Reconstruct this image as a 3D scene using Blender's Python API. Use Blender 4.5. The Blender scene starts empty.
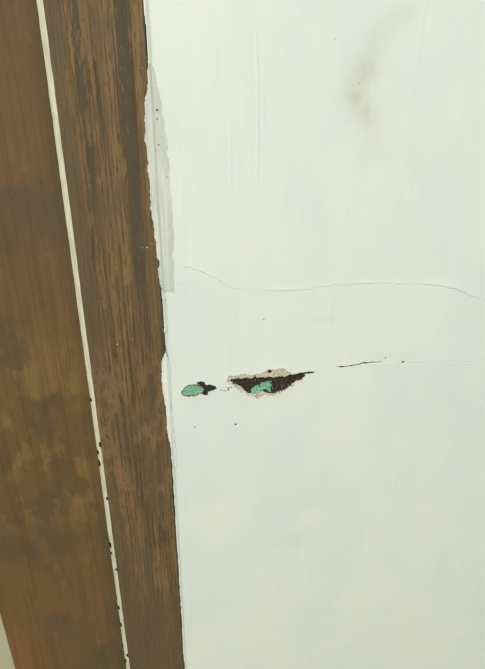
import bpy, math, random
import numpy as np
from mathutils import Matrix, Vector

# ------------------------------------------------------------------ camera
scene = bpy.context.scene
col = scene.collection
cam_d = bpy.data.cameras.new('camera')
cam = bpy.data.objects.new('camera', cam_d)
col.objects.link(cam)
cam_d.sensor_fit = 'HORIZONTAL'
cam_d.sensor_width = 36.0
cam_d.lens = 36.0 * 540.0 / 485.0
cam_d.clip_start = 0.01
# standing 0.46 m from the wall, 1.5 m up, tilted 25.8 deg down, turned 7 deg right, rolled 0.5 deg
yaw, pitch, roll = math.radians(7.0), math.radians(25.7607), math.radians(0.53785)
rot = Matrix.Rotation(-yaw, 4, 'Z') @ Matrix.Rotation(math.pi / 2 - pitch, 4, 'X') @ Matrix.Rotation(roll, 4, 'Z')
cam.matrix_world = Matrix.Translation((0.016725, -0.45581, 1.5)) @ rot
scene.camera = cam

# ------------------------------------------------------------------ light and exposure
world = bpy.data.worlds.new('world')
scene.world = world
world.use_nodes = True
world.node_tree.nodes['Background'].inputs['Color'].default_value = (0.99, 1.0, 0.975, 1)
world.node_tree.nodes['Background'].inputs['Strength'].default_value = 0.66

ld = bpy.data.lights.new('ceiling_light', 'AREA')
ld.shape = 'DISK'
ld.size = 0.7
ld.energy = 14
ld.color = (1.0, 0.985, 0.93)
lamp = bpy.data.objects.new('ceiling_light', ld)
lamp.location = (-0.75, -1.2, 2.6)
lamp.rotation_euler = (math.radians(18), math.radians(-12), 0)
col.objects.link(lamp)

vs = scene.view_settings
vs.view_transform = 'Standard'
vs.look = 'None'
vs.gamma = 1.0
vs.use_curve_mapping = False
vs.exposure = 0.46

# ------------------------------------------------------------------ measured outlines, millimetres on the wall (x from the casing edge, z from the floor)
MAIN_CAVITY = [(61.1,1229.1),(63.7,1230.6),(71.2,1229.9),(79.4,1230.4),(87.5,1231.3),(96.9,1230.0),(106.2,1230.6),(116.6,1230.0),(126.9,1232.2),(134.1,1233.2),(135.6,1230.6),(132.4,1225.5),(125.2,1223.1),(122.3,1218.9),(115.1,1214.6),(106.9,1211.4),(99.0,1212.0),(92.9,1214.1),(83.8,1211.2),(77.6,1214.5),(73.4,1218.4),(69.3,1223.5),(64.1,1225.4)]
MAIN_RIM = [(56.8,1228.7),(58.3,1231.8),(60.1,1233.6),(67.2,1234.7),(73.6,1234.7),(79.4,1235.7),(85.4,1234.2),(91.6,1233.9),(93.8,1236.5),(97.6,1238.9),(103.2,1239.0),(108.9,1240.3),(114.2,1238.1),(118.3,1236.5),(122.7,1232.9),(134.5,1234.7),(137.7,1232.2),(134.1,1224.9),(126.1,1220.7),(122.8,1216.9),(118.3,1214.8),(114.2,1211.0),(108.3,1207.8),(104.9,1206.7),(96.5,1209.2),(88.1,1206.4),(79.7,1210.3),(72.3,1213.7),(67.2,1219.6),(61.0,1224.2)]
NICK = [(97.7,1236.2),(98.8,1237.7),(100.7,1238.1),(102.3,1236.9),(101.3,1234.9),(99.2,1234.6)]
TAIL = [(134.6,1233.8),(138.6,1234.6),(142.7,1234.0),(146.8,1233.3),(142.8,1232.1),(138.8,1231.5),(135.2,1231.3)]
MAIN_GREEN = [(89.9,1219.8),(95.0,1223.7),(101.2,1222.6),(102.4,1216.5),(100.5,1213.9),(93.2,1214.8),(89.0,1211.4),(83.8,1211.3),(81.7,1215.5),(85.7,1218.9)]
SMALL_GREEN = [(13.3,1218.0),(15.5,1221.1),(18.1,1223.7),(23.8,1225.9),(29.3,1223.9),(33.3,1220.9),(34.8,1218.9),(31.5,1215.9),(25.9,1214.1),(19.4,1213.9),(14.9,1215.5)]
SMALL_CAVITY = [(12.5,1217.8),(14.6,1221.8),(17.4,1224.8),(23.5,1226.7),(28.2,1226.3),(28.6,1228.8),(31.9,1230.0),(35.0,1228.4),(36.9,1225.1),(41.4,1225.5),(46.3,1222.9),(47.3,1220.6),(44.1,1218.9),(39.7,1217.3),(38.0,1214.3),(34.7,1214.2),(33.2,1215.8),(26.5,1213.1),(19.3,1212.7),(14.3,1214.7)]
SMALL_DARK = [(28.6,1227.3),(28.8,1228.7),(31.9,1230.0),(35.0,1228.4),(36.9,1225.1),(41.4,1225.5),(46.3,1222.9),(47.3,1220.6),(44.1,1218.9),(39.7,1217.3),(38.0,1214.3),(34.7,1214.2),(33.8,1216.9),(35.6,1219.1),(34.1,1221.9),(31.2,1223.9)]
UPPER_CRACK = [(22.1,1347.2),(26.4,1345.7),(40.4,1339.6),(51.0,1334.6),(53.7,1330.7),(60.9,1326.1),(74.6,1323.7),(88.4,1322.2),(107.0,1321.0),(125.6,1321.3),(142.5,1322.7),(153.7,1324.2),(172.7,1325.0),(196.6,1325.1),(221.0,1324.3),(250.9,1321.7),(266.1,1319.7),(282.2,1314.5),(298.8,1307.7),(315.3,1302.3),(336.9,1298.8)]
LOWER_CRACK = [(167.8,1237.8),(174.0,1237.9),(181.1,1238.8),(188.2,1239.4),(194.3,1240.9),(203.5,1241.5),(212.8,1241.8)]
FAINT_CRACK = [(142.7,1233.0),(150.7,1234.8),(160.8,1236.9),(170.9,1238.1),(212.8,1241.5),(218.6,1237.2),(229.3,1235.4),(236.1,1239.1),(264.7,1238.6),(291.5,1238.3),(303.9,1235.9),(330.0,1235.6)]
SPECKS = [(51.1,1218.3),(55.3,1217.6),(58.6,1218.3),(60.1,1220.2),(62.1,1221.0)]
SPOTS = [(24.7,1176.3),(66.6,1176.6),(72.6,1202.4),(92.7,1293.0),(141.4,1524.5),(192.3,1542.5),(236.0,1240.2),(217.0,1245.5),(33.1,1238.6),(163.4,1494.3)]
BRUSH_RIDGE = [(78.9,1542.3),(80.8,1523.0),(82.4,1499.3),(83.3,1474.5),(83.4,1452.1),(83.5,1428.7),(83.6,1399.9)]
STAIN = [(171.5,1516.1),(167.8,1506.4),(164.1,1495.0),(162.7,1485.6),(168.0,1474.6),(175.4,1461.0),(179.9,1443.8)]
ARC = [(171.5,1516.1),(173.4,1527.0),(178.7,1535.0),(191.9,1542.5),(209.6,1545.4)]
SMEAR = [(0.4,1510.0),(-2.0,1491.8),(-4.9,1479.3),(-6.1,1456.1),(-5.6,1437.3),(-5.4,1417.7),(-4.5,1393.1),(-3.3,1371.7),(-1.7,1349.3),(-1.1,1329.8),(0.4,1324.5),(11.0,1323.1),(12.0,1351.6),(12.6,1371.3),(13.0,1397.0),(12.3,1413.4),(12.0,1433.3),(11.4,1444.8),(10.3,1461.3),(8.3,1474.3),(7.4,1484.9),(4.2,1495.3),(2.7,1506.1)]
LAP = [(0.4,1265.7),(-2.1,1261.6),(-4.4,1253.1),(-5.5,1235.7),(-4.9,1219.9),(-3.4,1204.7),(-3.6,1189.3),(-2.9,1172.2),(-1.0,1154.6),(1.3,1133.7),(3.3,1123.0),(4.7,1142.6),(3.6,1174.2),(2.4,1210.2),(3.7,1238.4),(2.7,1254.9)]
LAP_CRACK = [(-0.0,1270.0),(0.9,1257.2),(3.1,1244.0),(2.0,1216.0),(2.0,1192.5),(3.0,1171.8),(3.5,1149.1),(2.4,1125.7)]
EDGE_CRACK = [(0.8,1324.0),(2.6,1316.2),(3.8,1304.4),(3.6,1291.4),(1.6,1270.9)]
TOP_CRACK = [(2.1,1542.0),(2.3,1528.2),(2.6,1515.3),(3.1,1506.1)]
LOW_BRUSH = [(11.2,1135.5),(10.1,1021.7),(10.1,922.3),(9.5,789.3)]
CREAM_CHIPS = [(-73.6,1162.8),(-73.3,1151.5),(-72.3,1137.4),(-71.8,1092.0),(-73.8,1022.5),(-73.9,1010.1),(-72.8,986.2),(-74.5,918.9),(-75.2,888.4),(-73.9,832.8),(-73.9,818.8),(-71.8,1214.8)]
CASING_SPECKS = [(-5.1,1503.6),(-14.6,1365.8),(-10.4,1365.7),(-32.3,1056.6),(-4.5,1058.0),(-3.3,1037.1),(-5.9,1369.1),(-29.8,1279.2),(-43.7,1274.8)]

rng = np.random.default_rng(7)
random.seed(7)

# ------------------------------------------------------------------ helpers
def tag(o, label=None, cat=None, group=None, kind=None):
    if label: o['label'] = label
    if cat: o['category'] = cat
    if group: o['group'] = group
    if kind: o['kind'] = kind
    return o

def mesh_obj(name, verts, faces, mat, parent=None, smooth=True):
    me = bpy.data.meshes.new(name)
    verts = np.asarray(verts, dtype=np.float32)
    faces = np.asarray(faces, dtype=np.int32)
    n = faces.shape[1]
    me.vertices.add(len(verts)); me.vertices.foreach_set('co', verts.ravel())
    me.loops.add(faces.size); me.loops.foreach_set('vertex_index', faces.ravel())
    me.polygons.add(len(faces))
    me.polygons.foreach_set('loop_start', np.arange(0, faces.size, n, dtype=np.int32))
    me.update(calc_edges=True)
    me.validate()
    me.polygons.foreach_set('use_smooth', np.full(len(me.polygons), smooth, dtype=bool))
    if mat: me.materials.append(mat)
    o = bpy.data.objects.new(name, me)
    col.objects.link(o)
    if parent: o.parent = parent
    return o

def lattice_noise(x, z, sx, sz, seed):
    """smooth value noise in 0..1 with cell size sx, sz"""
    r = np.random.default_rng(seed)
    tab = r.random((256, 256))
    u, v = x / sx + 31.3, z / sz + 17.7
    i, j = np.floor(u).astype(int), np.floor(v).astype(int)
    fu, fv = u - i, v - j
    fu, fv = fu * fu * (3 - 2 * fu), fv * fv * (3 - 2 * fv)
    g = lambda a, b: tab[a & 255, b & 255]
    return (g(i, j) * (1 - fu) + g(i + 1, j) * fu) * (1 - fv) + (g(i, j + 1) * (1 - fu) + g(i + 1, j + 1) * fu) * fv

def fbm(x, z, s, seed, octaves=3, stretch=1.0):
    out, a, tot = 0, 1.0, 0
    for k in range(octaves):
        out = out + a * lattice_noise(x, z, s, s * stretch, seed + k)
        tot += a; a *= 0.55; s *= 0.5
    return out / tot

def poly_sd(x, z, poly):
    """signed distance to a polygon, negative inside"""
    p = np.array(poly, float)
    q = np.roll(p, -1, 0)
    d2 = np.full(x.shape, 1e12)
    inside = np.zeros(x.shape, bool)
    for (ax, az), (bx, bz) in zip(p, q):
        ex, ez = bx - ax, bz - az
        t = np.clip(((x - ax) * ex + (z - az) * ez) / (ex * ex + ez * ez + 1e-9), 0, 1)
        d2 = np.minimum(d2, (x - ax - t * ex) ** 2 + (z - az - t * ez) ** 2)
        if az != bz:
            c = ((az > z) != (bz > z)) & (x < (bx - ax) * (z - az) / (bz - az) + ax)
            inside ^= c
    d = np.sqrt(d2)
    return np.where(inside, -d, d)

def line_d(x, z, pts):
    """distance to a polyline, and the side (positive above or right)"""
    best = np.full(x.shape, 1e12); side = np.zeros(x.shape); along = np.zeros(x.shape)
    n = len(pts) - 1
    for k in range(n):
        (ax, az), (bx, bz) = pts[k], pts[k + 1]
        ex, ez = bx - ax, bz - az
        t = np.clip(((x - ax) * ex + (z - az) * ez) / (ex * ex + ez * ez), 0, 1)
        dx, dz = x - ax - t * ex, z - az - t * ez
        d = dx * dx + dz * dz
        m = d < best
        best = np.where(m, d, best)
        side = np.where(m, np.sign(ex * dz - ez * dx), side)
        along = np.where(m, (k + t) / n, along)
    return np.sqrt(best), side, along

def sstep(a, b, t):
    u = np.clip((t - a) / (b - a), 0, 1)
    return u * u * (3 - 2 * u)

# ------------------------------------------------------------------ material helper
class S:
    """a shader value that can be added and multiplied"""
    nt = None
    def __init__(s, sock): s.s = sock
    @staticmethod
    def m(op, *a, clamp=False):
        n = S.nt.nodes.new('ShaderNodeMath'); n.operation = op; n.use_clamp = clamp
        for i, v in enumerate(a):
            if isinstance(v, S): S.nt.links.new(v.s, n.inputs[i])
            else: n.inputs[i].default_value = v
        return S(n.outputs[0])
    def __add__(s, o): return S.m('ADD', s, o)
    __radd__ = __add__
    def __sub__(s, o): return S.m('SUBTRACT', s, o)
    def __rsub__(s, o): return S.m('SUBTRACT', o, s)
    def __mul__(s, o): return S.m('MULTIPLY', s, o)
    __rmul__ = __mul__
    def abs(s): return S.m('ABSOLUTE', s)
    def ramp(s, a, b, lo=0.0, hi=1.0):
        n = S.nt.nodes.new('ShaderNodeMapRange'); n.interpolation_type = 'SMOOTHSTEP'
        S.nt.links.new(s.s, n.inputs['Value'])
        n.inputs['From Min'].default_value = a; n.inputs['From Max'].default_value = b
        n.inputs['To Min'].default_value = lo; n.inputs['To Max'].default_value = hi
        return S(n.outputs[0])

def lin(r, g, b):
    f = lambda c: (c / 255 / 12.92) if c / 255 <= 0.04045 else ((c / 255 + 0.055) / 1.055) ** 2.4
    return (f(r), f(g), f(b), 1)

class Mat:
    def __init__(s, name, rough=0.6, spec=0.5):
        s.mat = bpy.data.materials.new(name); s.mat.use_nodes = True
        s.nt = s.mat.node_tree; S.nt = s.nt
        s.bsdf = s.nt.nodes['Principled BSDF']
        s.bsdf.inputs['Roughness'].default_value = rough
        s.bsdf.inputs['Specular IOR Level'].default_value = spec
        tc = s.nt.nodes.new('ShaderNodeTexCoord'); s.co = tc.outputs['Object']
        sep = s.nt.nodes.new('ShaderNodeSeparateXYZ'); s.nt.links.new(s.co, sep.inputs[0])
        s.x, s.y, s.z = S(sep.outputs[0]) * 1000, S(sep.outputs[1]) * 1000, S(sep.outputs[2]) * 1000   # mm
    def noise(s, sx, sy, sz, detail=3, rough=0.55, dist=0.0, off=0.0):
        """noise with feature size sx, sy, sz in mm"""
        mp = s.nt.nodes.new('ShaderNodeMapping'); s.nt.links.new(s.co, mp.inputs[0])
        mp.inputs['Scale'].default_value = (1000 / sx, 1000 / sy, 1000 / sz)
        mp.inputs['Location'].default_value = (off, off * 0.7, off * 1.3)
        n = s.nt.nodes.new('ShaderNodeTexNoise'); s.nt.links.new(mp.outputs[0], n.inputs['Vector'])
        n.inputs['Scale'].default_value = 1.0; n.inputs['Detail'].default_value = detail
        n.inputs['Roughness'].default_value = rough; n.inputs['Distortion'].default_value = dist
        return S(n.outputs['Fac'])
    def voronoi(s, sx, sy, sz, off=0.0):
        mp = s.nt.nodes.new('ShaderNodeMapping'); s.nt.links.new(s.co, mp.inputs[0])
        mp.inputs['Scale'].default_value = (1000 / sx, 1000 / sy, 1000 / sz)
        mp.inputs['Location'].default_value = (off, off, off)
        n = s.nt.nodes.new('ShaderNodeTexVoronoi'); s.nt.links.new(mp.outputs[0], n.inputs['Vector'])
        n.inputs['Scale'].default_value = 1.0
        return S(n.outputs['Distance'])
    def attr(s, name):
        n = s.nt.nodes.new('ShaderNodeAttribute'); n.attribute_name = name
        return S(n.outputs['Fac'])
    def mix(s, a, b, fac):
        n = s.nt.nodes.new('ShaderNodeMix'); n.data_type = 'RGBA'
        for i, v in ((6, a), (7, b)):
            if isinstance(v, tuple): n.inputs[i].default_value = v
            else: s.nt.links.new(v, n.inputs[i])
        if isinstance(fac, S): s.nt.links.new(fac.s, n.inputs[0])
        else: n.inputs[0].default_value = fac
        return n.outputs[2]
    def color(s, c):
        if isinstance(c, tuple): s.bsdf.inputs['Base Color'].default_value = c
        else: s.nt.links.new(c, s.bsdf.inputs['Base Color'])
    def rough(s, v): s.nt.links.new(v.s, s.bsdf.inputs['Roughness'])
    def bump(s, h, dist_mm=0.3, strength=1.0):
        n = s.nt.nodes.new('ShaderNodeBump'); s.nt.links.new(h.s, n.inputs['Height'])
        n.inputs['Distance'].default_value = dist_mm / 1000; n.inputs['Strength'].default_value = strength
        s.nt.links.new(n.outputs[0], s.bsdf.inputs['Normal'])

# painted wall
m = Mat('wall_paint', 0.55, 0.25)
c = m.mix(lin(220, 225, 213), lin(214, 221, 212), m.noise(60, 60, 90, 3, off=2).ramp(0.35, 0.7))
c = m.mix(c, lin(224, 224, 207), m.noise(45, 45, 60, 3, off=9).ramp(0.5, 0.85) * 0.3)
c = m.mix(c, lin(207, 211, 197), m.noise(3, 3, 120, 3, off=5).ramp(0.55, 0.75) * 0.22)
c = m.mix(c, lin(158, 152, 116), m.attr('stain') * m.noise(5, 5, 9, 3, off=3).ramp(0.2, 0.8, 0.55, 1.0))
c = m.mix(c, lin(190, 195, 178), m.attr('scuff'))
m.color(c)
m.bump(m.noise(0.9, 2, 60, 3, off=1) * 0.5 + m.noise(3.5, 4, 90, 2, off=4) * 0.6 + m.noise(1.5, 1.5, 2.5, 2, off=6) * 0.25, 0.16)
WALL = m.mat

# thin grey coat beside the casing
m = Mat('thin_grey_coat', 0.6, 0.25)
c = m.mix(lin(194, 199, 186), lin(208, 212, 199), m.noise(4, 4, 40, 4, off=2).ramp(0.4, 0.65))
c = m.mix(c, lin(176, 180, 166), m.noise(1.2, 1.2, 14, 3, off=5).ramp(0.6, 0.75) * 0.6)
c = m.mix(c, lin(168, 172, 158), m.voronoi(5, 5, 9, 3).ramp(0.16, 0.08) * 0.5)
m.color(c)
m.bump(m.noise(1.0, 2, 18, 3, off=1) * 0.6 + m.noise(2.5, 2.5, 4, 3, off=6) * 0.5, 0.35)
COAT = m.mat

# bare tan skim coat round the broken plaster
m = Mat('bare_skim_coat', 0.9, 0.1)
c = m.mix(lin(192, 183, 158), lin(154, 138, 110), m.noise(4, 4, 3, 4, off=2).ramp(0.45, 0.72))
c = m.mix(c, lin(212, 210, 191), m.noise(2.2, 2.2, 2.2, 3, off=8).ramp(0.48, 0.62))
m.color(c); m.bump(m.noise(0.7, 0.7, 0.7, 3), 0.3)
RIM = m.mat
m = Mat('brown_torn_edge', 0.9, 0.1)
m.color(m.mix(lin(150, 136, 108), lin(78, 68, 52), m.noise(2.4, 2.4, 2.4, 3).ramp(0.4, 0.6)))
m.bump(m.noise(0.7, 0.7, 0.7, 3), 0.3)
SMALLRIM = m.mat

# blackened plaster inside the break
m = Mat('mouldy_plaster', 0.95, 0.05)
c = m.mix(lin(50, 47, 42), lin(66, 61, 54), m.noise(3, 3, 3, 3, off=2).ramp(0.4, 0.7))
c = m.mix(c, lin(150, 142, 122), m.noise(1.3, 1.3, 1.1, 2, off=4).ramp(0.58, 0.68) * 0.6)
m.color(c); m.bump(m.noise(0.8, 0.8, 0.8, 3), 0.5)
MOULD = m.mat
m = Mat('mould_speck', 0.95, 0.05)
m.color(m.mix(lin(70, 66, 56), lin(112, 106, 90), m.noise(1, 1, 1, 2).ramp(0.4, 0.6)))
SPECK = m.mat

# old green paint
m = Mat('old_green_paint', 0.65, 0.2)
c = m.mix(lin(110, 166, 136), lin(132, 184, 156), m.noise(3, 3, 3, 3, off=2).ramp(0.4, 0.6))
c = m.mix(c, lin(84, 110, 88), m.noise(1.8, 1.8, 1.4, 3, off=6).ramp(0.58, 0.7) * 0.8)
m.color(c); m.bump(m.noise(1, 1, 1, 3), 0.2)
GREEN = m.mat

# casing: streaked worn veneer
m = Mat('streaked_veneer', 0.5, 0.27)
wob = (m.noise(9, 9, 60, 3, off=11) - 0.5) * 12 + (m.noise(2.5, 2.5, 8, 3, off=12) - 0.5) * 5
X = m.x + wob * 0.45
base = m.mix(lin(110, 88, 55), lin(97, 79, 50), m.noise(10, 10, 120, 3, off=1).ramp(0.35, 0.65))
# warm light strips with torn ends
strip = m.noise(7.5, 9, 150, 2, 0.5, off=21).ramp(0.50, 0.54) * m.noise(5, 5, 26, 4, 0.6, off=23).ramp(0.44, 0.48)
c = m.mix(base, lin(128, 100, 63), strip * 0.7)
def band(xc, hw, soft=1.2):
    return (X - xc).abs().ramp(hw + soft, hw - soft * 0.2)
warm = S.m('MAXIMUM', band(-29, 3.0), band(-5, 3.2)) * m.noise(6, 6, 30, 4, 0.6, off=31).ramp(0.40, 0.47) * m.z.ramp(1285, 1305)
c = m.mix(c, lin(124, 98, 62), warm * 0.9)
# narrow dark grain lines
ln = m.noise(2.6, 6, 130, 4, 0.62, 0.35, off=41).ramp(0.53, 0.63) * m.noise(5, 5, 22, 3, 0.6, off=42).ramp(0.35, 0.5)
c = m.mix(c, lin(68, 55, 38), ln * 0.85)
ln2 = m.noise(1.0, 3, 26, 3, 0.6, 0.2, off=43).ramp(0.5, 0.72)
c = m.mix(c, lin(80, 65, 44), ln2 * 0.5
           )
blo = m.noise(3.2, 3.2, 9, 4, 0.65, off=45).ramp(0.55, 0.66)
c = m.mix(c, lin(84, 70, 48), blo * 0.6)
# ragged parallel grain lines a few millimetres apart
ph = S.m('PINGPONG', X * 0.235 + (m.noise(14, 14, 200, 2, off=47) - 0.5) * 1.6, 0.5)
gl = ph.ramp(0.13, 0.06) * m.noise(6, 6, 34, 4, 0.65, off=48).ramp(0.40, 0.50)
c = m.mix(c, lin(66, 54, 38), gl * 0.8)
# broad grey-black streaks, ragged
rag = m.noise(5, 5, 16, 4, 0.65, off=51)
dark = band(-17.5, 4.2) * m.z.ramp(1300, 1345) * rag.ramp(0.30, 0.42)
dark2 = band(-50, 2.2) * m.z.ramp(1385, 1415) * m.noise(4, 4, 22, 3, 0.6, off=53).ramp(0.36, 0.48)
dark3 = band(-14, 2.0) * m.z.ramp(1300, 1280) * m.z.ramp(980, 1040) * m.noise(4, 4, 30, 3, 0.6, off=57).ramp(0.42, 0.55)
c = m.mix(c, lin(74, 66, 50), S.m('MAXIMUM', S.m('MAXIMUM', dark, dark2), dark3) * 0.92)
# olive dull areas: beside the joint, across the middle, towards the floor
dull = S.m('MAXIMUM', m.x.ramp(-54, -64) * 0.75, m.noise(40, 40, 70, 3, off=61).ramp(0.47, 0.62) * 0.6)
c = m.mix(c, lin(92, 78, 54), dull)
low = m.z.ramp(960, 900)
c = m.mix(c, lin(93, 76, 52), low * 0.7)
# worn area with short cross marks
worn = m.noise(22, 22, 60, 2, off=71).ramp(0.45, 0.55) * m.z.ramp(1000, 1060) * m.z.ramp(1300, 1230)
c = m.mix(c, lin(126, 97, 64), worn * m.noise(3, 3, 14, 3, 0.6, off=73).ramp(0.40, 0.50) * 0.7)
c = m.mix(c, lin(76, 62, 42), worn * m.noise(4, 4, 2.2, 3, 0.6, off=75).ramp(0.60, 0.68) * 0.8)
# dark arris next to the wall
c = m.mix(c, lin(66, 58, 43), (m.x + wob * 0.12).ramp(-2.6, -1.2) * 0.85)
# pin-prick pale flecks
c = m.mix(c, lin(165, 148, 112), m.voronoi(7, 7, 7, 4).ramp(0.07, 0.04) * 0.5)
m.color(c)
m.rough(m.noise(8, 8, 40, 3, off=5).ramp(0.3, 0.7, 0.42, 0.62))
m.bump(ln * -0.6 + ln2 * -0.3 + m.noise(2, 2, 20, 3, off=7) * 0.6, 0.25)
VENEER = m.mat

# jamb: smoother varnished board with blotches
m = Mat('varnished_board', 0.42, 0.27)
c = m.mix(lin(106, 81, 48), lin(97, 77, 46), m.noise(60, 60, 150, 3, off=1).ramp(0.35, 0.65))
c = m.mix(c, lin(88, 74, 49), m.noise(55, 55, 75, 4, off=6).ramp(0.46, 0.6) * 0.95)
blot = m.noise(42, 42, 62, 5, 0.6, off=19).ramp(0.46, 0.54) * (m.z - 1175).abs().ramp(150, 70)
c = m.mix(c, lin(128, 100, 55), blot * 0.65)
c = m.mix(c, lin(124, 91, 54), m.noise(18, 18, 34, 3, off=17).ramp(0.58, 0.68) * 0.45)
red_refl = (m.x + 205).ramp(75, 0) * m.z.ramp(965, 870)  # orange reflection in the low left corner, painted into the board colour
c = m.mix(c, lin(124, 84, 45), red_refl * 0.85)
redt = (m.x + 205).ramp(130, 40) * m.z.ramp(1380, 1500)
c = m.mix(c, lin(116, 80, 52), redt * 0.6)
g1 = m.noise(1.6, 6, 130, 3, 0.6, 0.1, off=8).ramp(0.48, 0.68)
c = m.mix(c, lin(80, 60, 36), g1 * 0.45)
g2 = m.noise(6, 6, 240, 2, 0.5, 0.2, off=9).ramp(0.52, 0.66)
c = m.mix(c, lin(86, 64, 38), g2 * 0.45)
c = m.mix(c, lin(82, 64, 40), m.x.ramp(-88, -78) * 0.5)
pore = m.noise(1.2, 1.2, 9, 2, 0.5, off=10).ramp(0.68, 0.76)
c = m.mix(c, lin(70, 50, 28), pore * 0.6)
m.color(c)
m.rough(m.noise(40, 40, 60, 3, off=12).ramp(0.3, 0.7, 0.34, 0.55))
m.bump(g1 * -0.4 + m.noise(3, 3, 40, 3, off=7) * 0.5 - pore * 0.5, 0.12)
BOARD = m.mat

m = Mat('cream_filler', 0.6, 0.25)
c = m.mix(lin(206, 202, 176), lin(188, 184, 156), m.noise(3, 3, 25, 3).ramp(0.4, 0.65))
c = m.mix(c, lin(120, 110, 84), m.noise(1.5, 1.5, 4, 3, off=5).ramp(0.66, 0.76) * 0.5)
m.color(c); m.bump(m.noise(1.5, 1.5, 8, 3), 0.2)
FILLER = m.mat
m = Mat('joint_shadow_wood', 0.9, 0.1)
m.color(m.mix(lin(48, 40, 28), lin(62, 52, 36), m.noise(3, 3, 20, 2)))
JOINT = m.mat
m = Mat('white_paint_drop', 0.6, 0.2)
m.color(m.mix(lin(205, 203, 184), lin(180, 172, 146), m.noise(1, 1, 1, 2)))
DROP = m.mat

m = Mat('floor_tile', 0.35, 0.4)
c = m.mix(lin(176, 172, 140), lin(160, 158, 128), m.noise(300, 300, 300, 4).ramp(0.35, 0.65))
m.color(c)
FLOOR = m.mat
m = Mat('far_wall_paint', 0.8, 0.2)
m.color(m.mix(lin(220, 222, 206), lin(210, 214, 198), m.noise(400, 400, 400, 3)))
FARWALL = m.mat

# ------------------------------------------------------------------ setting: floor and the wall seen through the doorway
def box(name, x0, x1, y0, y1, z0, z1, mat, parent=None):
    v = [(x, y, z) for x in (x0, x1) for y in (y0, y1) for z in (z0, z1)]
    f = [(0, 1, 3, 2), (4, 6, 7, 5), (0, 4, 5, 1), (2, 3, 7, 6), (0, 2, 6, 4), (1, 5, 7, 3)]
    return mesh_obj(name, v, f, mat, parent, smooth=False)

tag(box('floor', -2.6, 2.2, -2.6, 2.4, -0.08, 0.0, FLOOR),
    'pale grey green floor glimpsed in the bottom left corner past the wood', 'floor', kind='structure')
tag(box('wall_far', -2.6, 2.2, 2.4, 2.5, -0.08, 2.7, FARWALL),
    'plain pale wall of the space beyond the wooden frame', 'wall', kind='structure')

# ------------------------------------------------------------------ the painted wall: one height field, finer where it is broken
def spans(*segs):
    out = []
    for a, b, s in segs:
        n = max(1, int(round((b - a) / s)))
        out.append(np.linspace(a, b, n, endpoint=False))
    out.append([segs[-1][1]])
    return np.concatenate(out)

gx = spans((0, 12, 0.4), (12, 255, 0.34), (255, 470, 1.3), (470, 620, 6), (620, 2200, 120))
gz = spans((0, 660, 60), (660, 760, 5), (760, 1160, 1.4), (1160, 1252, 0.32), (1252, 1312, 0.9),
           (1312, 1352, 0.36), (1352, 1580, 1.3), (1580, 1700, 6), (1700, 2700, 100))
GX, GZ = np.meshgrid(gx, gz, indexing='xy')
shape = GX.shape
x, z = GX.ravel(), GZ.ravel()
near = np.exp(-np.clip((x - 470) / 60, 0, 9) ** 2) * np.exp(-np.clip((z - 1580) / 50, 0, 9) ** 2) * np.exp(-np.clip((760 - z) / 50, 0, 9) ** 2)

H = np.zeros(x.shape)                       # mm towards the room
H += near * 0.9 * (fbm(x, z, 90, 100, 3) - 0.5)
H += near * 0.16 * (fbm(x, z, 7, 110, 2, 14) - 0.5)          # vertical brush drag
def box_sel(pts, pad):
    a = np.array(pts)
    return np.where((x > a[:, 0].min() - pad) & (x < a[:, 0].max() + pad) & (z > a[:, 1].min() - pad) & (z < a[:, 1].max() + pad))[0]
def wobble(i, amp, s, seed):
    return amp * 2 * (fbm(x[i], z[i], s, seed, 3) - 0.5)

# old crack painted over: a lip with a fine groove under it
i = box_sel(UPPER_CRACK, 8)
xi, zi = x[i], z[i] + wobble(i, 1.4, 9, 200)
d, sd, al = line_d(xi, zi, UPPER_CRACK)
s = d * sd
fade = 0.3 + 0.9 * sstep(0.35, 0.62, fbm(x[i], z[i], 16, 210, 3))
H[i] += fade * (0.46 * sstep(-0.35, 0.35, s) * np.exp(-d / 4) - 0.35 * np.exp(-((s + 0.3) / 0.35) ** 2))
# hairline continuing from the broken patch
i = box_sel(FAINT_CRACK, 6)
zi = z[i] + wobble(i, 1.0, 6, 220)
d, sd, al = line_d(x[i], zi, FAINT_CRACK)
s = d * sd
brk = sstep(0.36, 0.55, fbm(x[i], z[i], 14, 230, 2)) * sstep(340, 200, x[i]) + 0.5 * sstep(0.5, 0.6, fbm(x[i], z[i], 10, 231, 2))
H[i] += brk * (0.42 * sstep(-0.3, 0.3, s) * np.exp(-d / 3) - 0.35 * np.exp(-((s + 0.3) / 0.35) ** 2))
# cracks beside the casing
for pts, dep, sdn in ((LAP_CRACK, 1.1, 240), (EDGE_CRACK, 1.1, 241), (TOP_CRACK, 0.7, 242)):
    i = box_sel(pts, 4)
    d, sd, al = line_d(x[i] + wobble(i, 0.6, 6, sdn), z[i], pts)
    H[i] += -dep * np.exp(-(d / 0.45) ** 2) + 0.25 * np.exp(-((d * sd - 1.0) / 0.6) ** 2)
# brush ridges
for pts, h, w in ((BRUSH_RIDGE, 0.55, 0.9), (LOW_BRUSH, 0.35, 0.8), ([(p[0] - 22 , p[1]) for p in BRUSH_RIDGE[3:]], 0.25, 1.2),
                  ([(p[0] + 4.5, p[1]) for p in BRUSH_RIDGE[2:]], 0.2, 0.8), ([(p[0] - 62, p[1] - 60) for p in BRUSH_RIDGE], 0.2, 1.0)):
    i = box_sel(pts, 5)
    d, sd, al = line_d(x[i], z[i], pts)
    H[i] += h * np.exp(-(d / w) ** 2) * sstep(0, .25, al) * sstep(1, .8, al)
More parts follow.
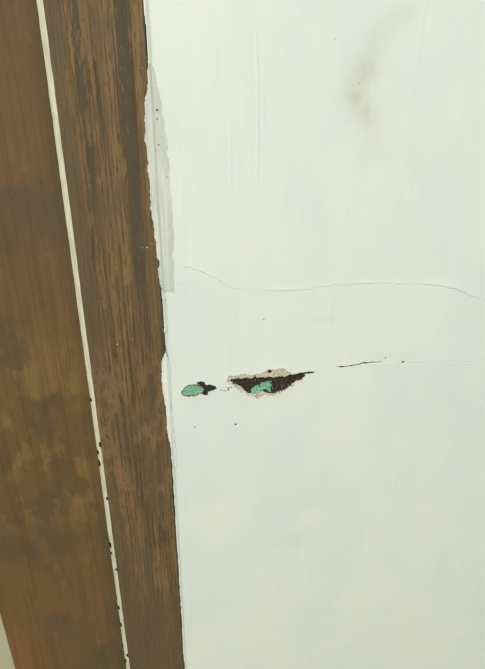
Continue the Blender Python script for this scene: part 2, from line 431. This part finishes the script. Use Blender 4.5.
# flaky little edges left of the old crack
for (cx, cz) in ((17, 1330), (21, 1323)):
    i = np.where((np.abs(x - cx) < 8) & (np.abs(z - cz) < 8))[0]
    r = np.hypot((x[i] - cx) / 1.4, z[i] - cz) + wobble(i, 1.2, 3, 250)
    H[i] += 0.16 * sstep(0.2, -0.2, r - 3) * sstep(0.42, 0.6, fbm(x[i], z[i], 4, 255, 2))

# the two breaks
i = np.where((x > 8) & (x < 255) & (z > 1160) & (z < 1252))[0]
xi, zi = x[i], z[i]
rag = wobble(i, 1.7, 2.6, 300) + wobble(i, 0.9, 1.0, 305)
soft = wobble(i, 2.0, 4.5, 310) + wobble(i, 0.9, 1.4, 315)
cls = np.zeros(x.shape, np.int8)
c0 = np.zeros(len(i), np.int8)
sd_rim = poly_sd(xi, zi, MAIN_RIM) + 1.2 * soft + 0.35
sd_cav = poly_sd(xi, zi, MAIN_CAVITY) + 1.25 * rag + 0.2
sd_nick = poly_sd(xi, zi, NICK) + 0.4 * rag
sd_tail = poly_sd(xi, zi, TAIL) + 0.5 * rag
sd_grn = poly_sd(xi, zi, MAIN_GREEN) + 1.3 * rag + wobble(i, 2.6, 2.4, 318) - 0.3
sd_sc = poly_sd(xi, zi, SMALL_CAVITY) + 0.55 * rag
sd_sg = poly_sd(xi, zi, SMALL_GREEN) + 0.5 * rag
d, sd, al = line_d(xi, zi + wobble(i, 0.7, 4, 320), LOWER_CRACK)
w_cr = 0.72 * (0.2 + 0.75 * fbm(xi, zi, 5, 325, 2)) * sstep(0, .1, al) * sstep(1, .75, al) * (1.25 - 0.5 * al) + 0.1
crk = d < w_cr
c0[sd_rim < 0] = 1
c0[(sd_cav < 0) | (sd_nick < 0)] = 2
c0[(sd_tail < 0) & (c0 != 2)] = 1
c0[sd_tail < -0.55] = 2
c0[(sd_grn < 0) & (sd_cav < 1.5)] = 3
c0[sd_sc < 0] = 7
sd_sdk = poly_sd(xi, zi, SMALL_DARK) + 0.8 * rag
c0[sd_sdk < 0] = 4
c0[sd_sg < 0] = 5
c0[crk & (c0 == 0)] = 6
cls[i] = c0
rough_n = fbm(xi, zi, 1.6, 330, 3) - 0.5
rough_b = fbm(xi, zi, 6, 335, 2) - 0.5
hh = H[i].copy()
hh += 0.5 * np.exp(-np.clip(sd_rim, 0, 99) / 5) + 0.35 * np.exp(-np.clip(sd_sc, 0, 99) / 3)      # lifted paint round the breaks
hh = np.where(c0 == 1, H[i] - 0.15 + 0.5 * rough_n - 0.35 * sstep(0, -2, sd_rim), hh)
dep = 2.6 + 1.0 * rough_b
hh = np.where(c0 == 2, -dep * sstep(0.3, -1.0, np.minimum(np.minimum(sd_cav, sd_nick), sd_tail)) - 0.5 + 1.3 * rough_n, hh)
hh = np.where(c0 == 3, -1.3 + 0.4 * rough_n + 0.3 * rough_b, hh)
hh = np.where(c0 == 4, -2.0 * sstep(0.3, -1.0, sd_sdk) - 0.3 + 1.0 * rough_n, hh)
hh = np.where(c0 == 7, -0.8 + 0.6 * rough_n, hh)
hh = np.where(c0 == 5, -0.7 + 0.25 * rough_n + 0.3 * rough_b, hh)
hh = np.where(c0 == 6, -1.4, hh)
H[i] = hh

# stains that lie in the paint
stain = np.zeros(x.shape); scuff = np.zeros(x.shape)
i = box_sel(STAIN, 40)
d, sd, al = line_d(x[i] + wobble(i, 4, 14, 400), z[i], STAIN)
stain[i] = (0.34 * np.exp(-(d / 8.5) ** 2) * sstep(0, .2, al) * sstep(1.0, .5, al) + 0.10 * np.exp(-(d / 15) ** 2)) * (0.45 + 1.1 * fbm(x[i], z[i], 5, 405, 3, 1.6))
i = box_sel(ARC, 30)
d, sd, al = line_d(x[i], z[i], ARC)
scuff[i] += 0.22 * np.exp(-(d / 8) ** 2) * sstep(1, .8, al)
for (cx, cz, rx, rz, a) in ((128, 1010, 26, 16, .2), (150, 1060, 14, 12, .2), (34, 1085, 16, 18, .14), (214, 1248, 40, 3, .12), (150, 1290, 16, 4, .18)):
    i = np.where((np.abs(x - cx) < 3 * rx) & (np.abs(z - cz) < 3 * rz))[0]
    scuff[i] += a * np.exp(-((x[i] - cx) / rx) ** 2 - ((z[i] - cz) / rz) ** 2) * (0.3 + fbm(x[i], z[i], 9, 420, 3))

V = np.stack([x, -H, z], 1) / 1000.0
ny, nx = shape
idx = np.arange(nx * ny).reshape(ny, nx)
Q = np.stack([idx[:-1, :-1], idx[:-1, 1:], idx[1:, 1:], idx[1:, :-1]], -1).reshape(-1, 4)
qc = cls[Q].max(1)
qmin = np.sort(cls[Q], 1)
qc = np.where(qmin[:, 1] == qmin[:, 2], qmin[:, 1], qc)     # majority of the four corners

def sub_mesh(name, sel, mat, parent=None):
    f = Q[sel]
    used, inv = np.unique(f, return_inverse=True)
    o = mesh_obj(name, V[used], inv.reshape(-1, 4), mat, parent)
    return o, used

# body of the wall behind its face
def add_box_arrays(x0, x1, y0, y1, z0, z1):
    v = np.array([(a, b, c) for a in (x0, x1) for b in (y0, y1) for c in (z0, z1)])
    f = np.array([(0, 1, 3, 2), (4, 6, 7, 5), (0, 4, 5, 1), (2, 3, 7, 6), (0, 2, 6, 4), (1, 5, 7, 3)])
    return v, f
f = Q[qc == 0]
used, inv = np.unique(f, return_inverse=True)
bv, bf = add_box_arrays(0.0, 2.2, 0.006, 0.12, 0.0, 2.7)
wv = np.concatenate([V[used], bv]); wf = np.concatenate([inv.reshape(-1, 4), bf + len(used)])
wall = mesh_obj('wall_back', wv, wf, WALL)
tag(wall, 'white painted plaster wall with a broken patch, cracks and vertical brush marks', 'wall', kind='structure')
for nm, arr in (('stain', stain), ('scuff', scuff)):
    at = wall.data.attributes.new(nm, 'FLOAT', 'POINT')
    at.data.foreach_set('value', np.concatenate([arr[used], np.zeros(8)]).astype(np.float32))
for cl, nm, mat, lb in ((1, 'torn_rim', RIM, 'crumbly tan edge round the long break in the paint'),
                        (2, 'broken_plaster', MOULD, 'blackened plaster in the long break'),
                        (3, 'old_paint', GREEN, 'green paint left inside the long dark break'),
                        (4, 'broken_plaster', MOULD, 'dark plaster at the right of the small green break'),
                        (7, 'torn_rim', SMALLRIM, 'thin brown torn edge round the small green break'),
                        (5, 'old_paint', GREEN, 'green paint filling most of the small break near the wooden casing'),
                        (6, 'open_crack', SPECK, 'thin dark crack running right from the long break')):
    if (qc == cl).any():
        o, _ = sub_mesh(nm, qc == cl, mat, wall)
        tag(o, lb)

# specks of mould, small irregular grains sitting in the paint
def grain(name, px, pz, r, y, mat, parent, flat=0.35, stretch=1.0, tilt=0.0):
    vs, fs = [], []
    n, m_ = 9, 3
    rad = [r * random.uniform(0.7, 1.25) for _ in range(n)]
    for k in range(m_):
        t = k / m_
        for a in range(n):
            an = 2 * math.pi * a / n
            ux, uz = math.cos(an) * rad[a] * math.cos(t * 1.4) * stretch, math.sin(an) * rad[a] * math.cos(t * 1.4)
            vs.append(((px + ux * math.cos(tilt) - uz * math.sin(tilt)) / 1000, (y - flat * r * math.sin(t * 1.5)) / 1000, (pz + ux * math.sin(tilt) + uz * math.cos(tilt)) / 1000))
    vs.append((px / 1000, (y - flat * r) / 1000, pz / 1000))
    for k in range(m_ - 1):
        for a in range(n):
            b = (a + 1) % n
            fs.append((k * n + a, k * n + b, (k + 1) * n + b, (k + 1) * n + a))
    top = len(vs) - 1
    for a in range(0, n):
        b = (a + 1) % n
        fs.append(((m_ - 1) * n + a, (m_ - 1) * n + b, top, top))
    me = bpy.data.meshes.new(name)
    me.from_pydata(vs, [], [tuple(dict.fromkeys(q)) for q in fs])
    me.update(); me.materials.append(mat)
    o = bpy.data.objects.new(name, me); col.objects.link(o); o.parent = parent
    return o
def wall_y(px, pz):
    a = int(np.argmin(np.abs(gx - px))); b = int(np.argmin(np.abs(gz - pz)))
    return -H[b * nx + a] + 0.12
for (px, pz), r in zip(SPOTS, (0.9, 1.3, 0.6, 0.8, 0.6, 0.5, 1.2, 0.9, 0.5, 0.6)):
    grain('mould_speck', px, pz, r, wall_y(px, pz), SPECK, wall, 0.25, random.uniform(1, 1.5), random.uniform(-.3, .3))
for (px, pz) in SPECKS:
    for k in range(3):
        qx, qz = px + random.uniform(-1.2, 1.2), pz + random.uniform(-.5, .5)
        grain('mould_speck', qx, qz, random.uniform(0.5, 0.95), wall_y(qx, qz), SPECK, wall, 0.25, 1.6, random.uniform(-.2, .6))

# paint films lapping from the wall on to the casing
CASE_Y = -2.0     # mm, casing face
def film(name, poly, mat, thick, seed, step=0.5, edge=0.7, rag=0.9, right_soft=0.0):
    p = np.array(poly)
    ax = np.arange(p[:, 0].min() - 2, p[:, 0].max() + 2, step); az = np.arange(p[:, 1].min() - 2, p[:, 1].max() + 2, step * 1.6)
    X_, Z_ = np.meshgrid(ax, az); fx, fz = X_.ravel(), Z_.ravel()
    sd = poly_sd(fx, fz, poly) + rag * 2 * (fbm(fx, fz, 6, seed, 3) - 0.5)
    gi = np.clip(np.searchsorted(gx, fx), 0, nx - 1); gj = np.clip(np.searchsorted(gz, fz), 0, ny - 1)
    wally = -H[gj * nx + gi]
    t = sstep(0.0, 2.6, fx)
    under = CASE_Y * (1 - t) + np.minimum(wally, 0.4) * t
    # a fillet over the casing arris
    y = under - 0.02 - thick * sstep(0.15, -(edge + right_soft * sstep(3, 8, fx)), sd) - 0.35 * thick * (fbm(fx, fz, 2.2, seed + 5, 3, 3) - 0.5) - 0.8 * thick * np.exp(-((sd + 0.7) / 0.6) ** 2) * sstep(4, 1.5, fx)
    vv = np.stack([fx, y, fz], 1) / 1000
    n2, n1 = X_.shape
    ii = np.arange(n1 * n2).reshape(n2, n1)
    q = np.stack([ii[:-1, :-1], ii[:-1, 1:], ii[1:, 1:], ii[1:, :-1]], -1).reshape(-1, 4)
    q = q[(sd[q] < 0.15).all(1)]
    u, inv = np.unique(q, return_inverse=True)
    return mesh_obj(name, vv[u], inv.reshape(-1, 4), mat, wall)
tag(film('paint_smear', SMEAR, COAT, 0.6, 500, 0.5, 0.9, 1.7, 4.0), 'long greyish smear of thin filler along the upper casing edge')
tag(film('paint_lap', LAP, WALL, 0.6, 520), 'tongue of white paint lapping on to the casing')
for px, pz, rr in ((4.6, 1474.5, 0.8), (4.2, 1468, 0.6), (4.4, 1449, 0.5), (9.5, 1424, 0.5)):
    grain('mould_speck', px, pz, rr, -1.0, SPECK, wall, 0.4, 1.0, 0.4)
# thin ragged paint line along the rest of the casing edge
def edge_line(z0, z1, seed, w):
    n = int((z1 - z0) / 8)
    r = np.random.default_rng(seed)
    zz = np.linspace(z0, z1, n)
    left = [(-w * r.uniform(-0.3, 1.0), a) for a in zz]
    return left + [(2.6, z1), (2.6, z0)]
for k, (a, b, w) in enumerate(((1505, 1560, 0.7), (1285, 1327, 0.35), (780, 1180, 0.75))):
    film('paint_edge', edge_line(a, b, 540 + k, w), WALL, 0.3, 560 + k, 0.4, 0.4, 0.35)

# ------------------------------------------------------------------ wooden door frame
frame = bpy.data.objects.new('door_frame', None)
col.objects.link(frame)
frame.empty_display_size = 0.1
frame.location = (-0.1, 0.05, 0)
tag(frame, 'worn brown wooden frame with a cream filled joint beside the white wall', 'door frame', kind='thing')
def frame_part(o):
    o.parent = frame
    o.matrix_parent_inverse = Matrix.Translation((0.1, -0.05, 0))
    return o

def board(name, x0, x1, yf, yb, z0, z1, mat, arris, seed, rag=0.25):
    """upright board with worn, slightly wandering arrises (mm)"""
    prof = []
    k = 5
    for t in range(k):
        a = math.pi / 2 * t / (k - 1)
        prof.append((0, arris * (1 - math.sin(a)), arris * (1 - math.cos(a))))   # left arris: dx, dy
    zs = spans((z0, 700, 80), (700, 1600, 3.0), (1600, z1, 80))
    rings = []
    r1 = 2 * rag * (fbm(zs, zs * 0, 14, seed, 3) - 0.5); r2 = 2 * rag * (fbm(zs, zs * 0, 14, seed + 9, 3) - 0.5)
    face = np.linspace(0, 1, 12)
    verts = []
    for zi, a, b in zip(zs, r1, r2):
        ring = [(x0, yb)]
        for t in range(k):
            an = math.pi / 2 * t / (k - 1)
            ring.append((x0 + a + arris * (1 - math.sin(an)) * 0 + arris * (1 - math.cos(an)), yf + arris * (1 - math.sin(an))))
        for t in face[1:-1]:
            ring.append((x0 + arris + (x1 - x0 - 2 * arris) * t, yf))
        for t in range(k):
            an = math.pi / 2 * (1 - t / (k - 1))
            ring.append((x1 + b - arris * (1 - math.cos(an)), yf + arris * (1 - math.sin(an))))
        ring.append((x1, yb))
        rings.append(ring)
        verts += [(p[0] / 1000, p[1] / 1000, zi / 1000) for p in ring]
    n = len(rings[0]); faces = []
    for j in range(len(rings) - 1):
        for a in range(n):
            b = (a + 1) % n
            faces.append((j * n + a, j * n + b, (j + 1) * n + b, (j + 1) * n + a))
    me = bpy.data.meshes.new(name)
    m0 = (len(rings) - 1) * n
    me.from_pydata(verts, [], faces + [tuple(range(n - 1, -1, -1)), tuple(range(m0, m0 + n))])
    me.update()
    me.polygons.foreach_set('use_smooth', np.ones(len(me.polygons), bool))
    me.materials.append(mat)
    o = bpy.data.objects.new(name, me); col.objects.link(o)
    return o
cas = frame_part(board('casing_board', -70.1, -0.2, CASE_Y, 100, 2, 2100, VENEER, 0.7, 600, 0.3))
tag(cas, 'narrow streaked brown board next to the white wall')
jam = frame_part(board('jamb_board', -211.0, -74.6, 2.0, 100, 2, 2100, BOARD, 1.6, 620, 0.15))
tag(jam, 'broad smooth brown board with blotchy varnish at the left')
gap = frame_part(box('joint_recess', -0.0752, -0.0695, 0.004, 0.1, 0.002, 2.1, JOINT))

# cream filler bead in the joint, chipped in its lower half
bz_ = spans((2, 700, 60), (700, 1600, 0.6), (1600, 2100, 60)); bu = np.linspace(0, 1, 9)
U_, Z_ = np.meshgrid(bu, bz_); u, zz = U_.ravel(), Z_.ravel()
wl = 0.35 * 2 * (fbm(zz, zz * 0, 10, 640, 3) - 0.5); wr = 0.25 * 2 * (fbm(zz, zz * 0, 12, 650, 3) - 0.5)
xl, xr = -75.2 + wl, -69.8 + wr
bx_ = xl + (xr - xl) * u
by_ = 2.0 + (CASE_Y - 2.0) * u - 0.7 * np.sin(np.pi * u) + 0.35 + 0.3 * (fbm(bx_, zz, 3, 660, 2, 4) - 0.5)
keep = np.ones(len(bx_), bool)
for k, (px, pz) in enumerate(CREAM_CHIPS):
    rx = 0.55 + 0.45 * random.random(); rz = 2.0 + 2.8 * random.random()
    sx = -74.3 if k % 3 else -70.8
    keep &= np.hypot((bx_ - sx) / rx, (zz - pz) / rz) + 0.6 * (fbm(bx_, zz, 1.2, 670, 2) - 0.5) > 1
ii = np.arange(len(bx_)).reshape(U_.shape)
q = np.stack([ii[:-1, :-1], ii[:-1, 1:], ii[1:, 1:], ii[1:, :-1]], -1).reshape(-1, 4)
q = q[keep[q].all(1)]
us, inv = np.unique(q, return_inverse=True)
fil = frame_part(mesh_obj('filler_strip', (np.stack([bx_, by_, zz], 1) / 1000)[us], inv.reshape(-1, 4), FILLER))
tag(fil, 'narrow cream filler strip with small chips between the two boards')

for (px, pz) in CASING_SPECKS:
    o = grain('paint_drop', px, pz, random.uniform(0.3, 0.55), CASE_Y + 0.05, DROP, None, 0.3, 1.2, random.uniform(-.5, .5))
    frame_part(o)
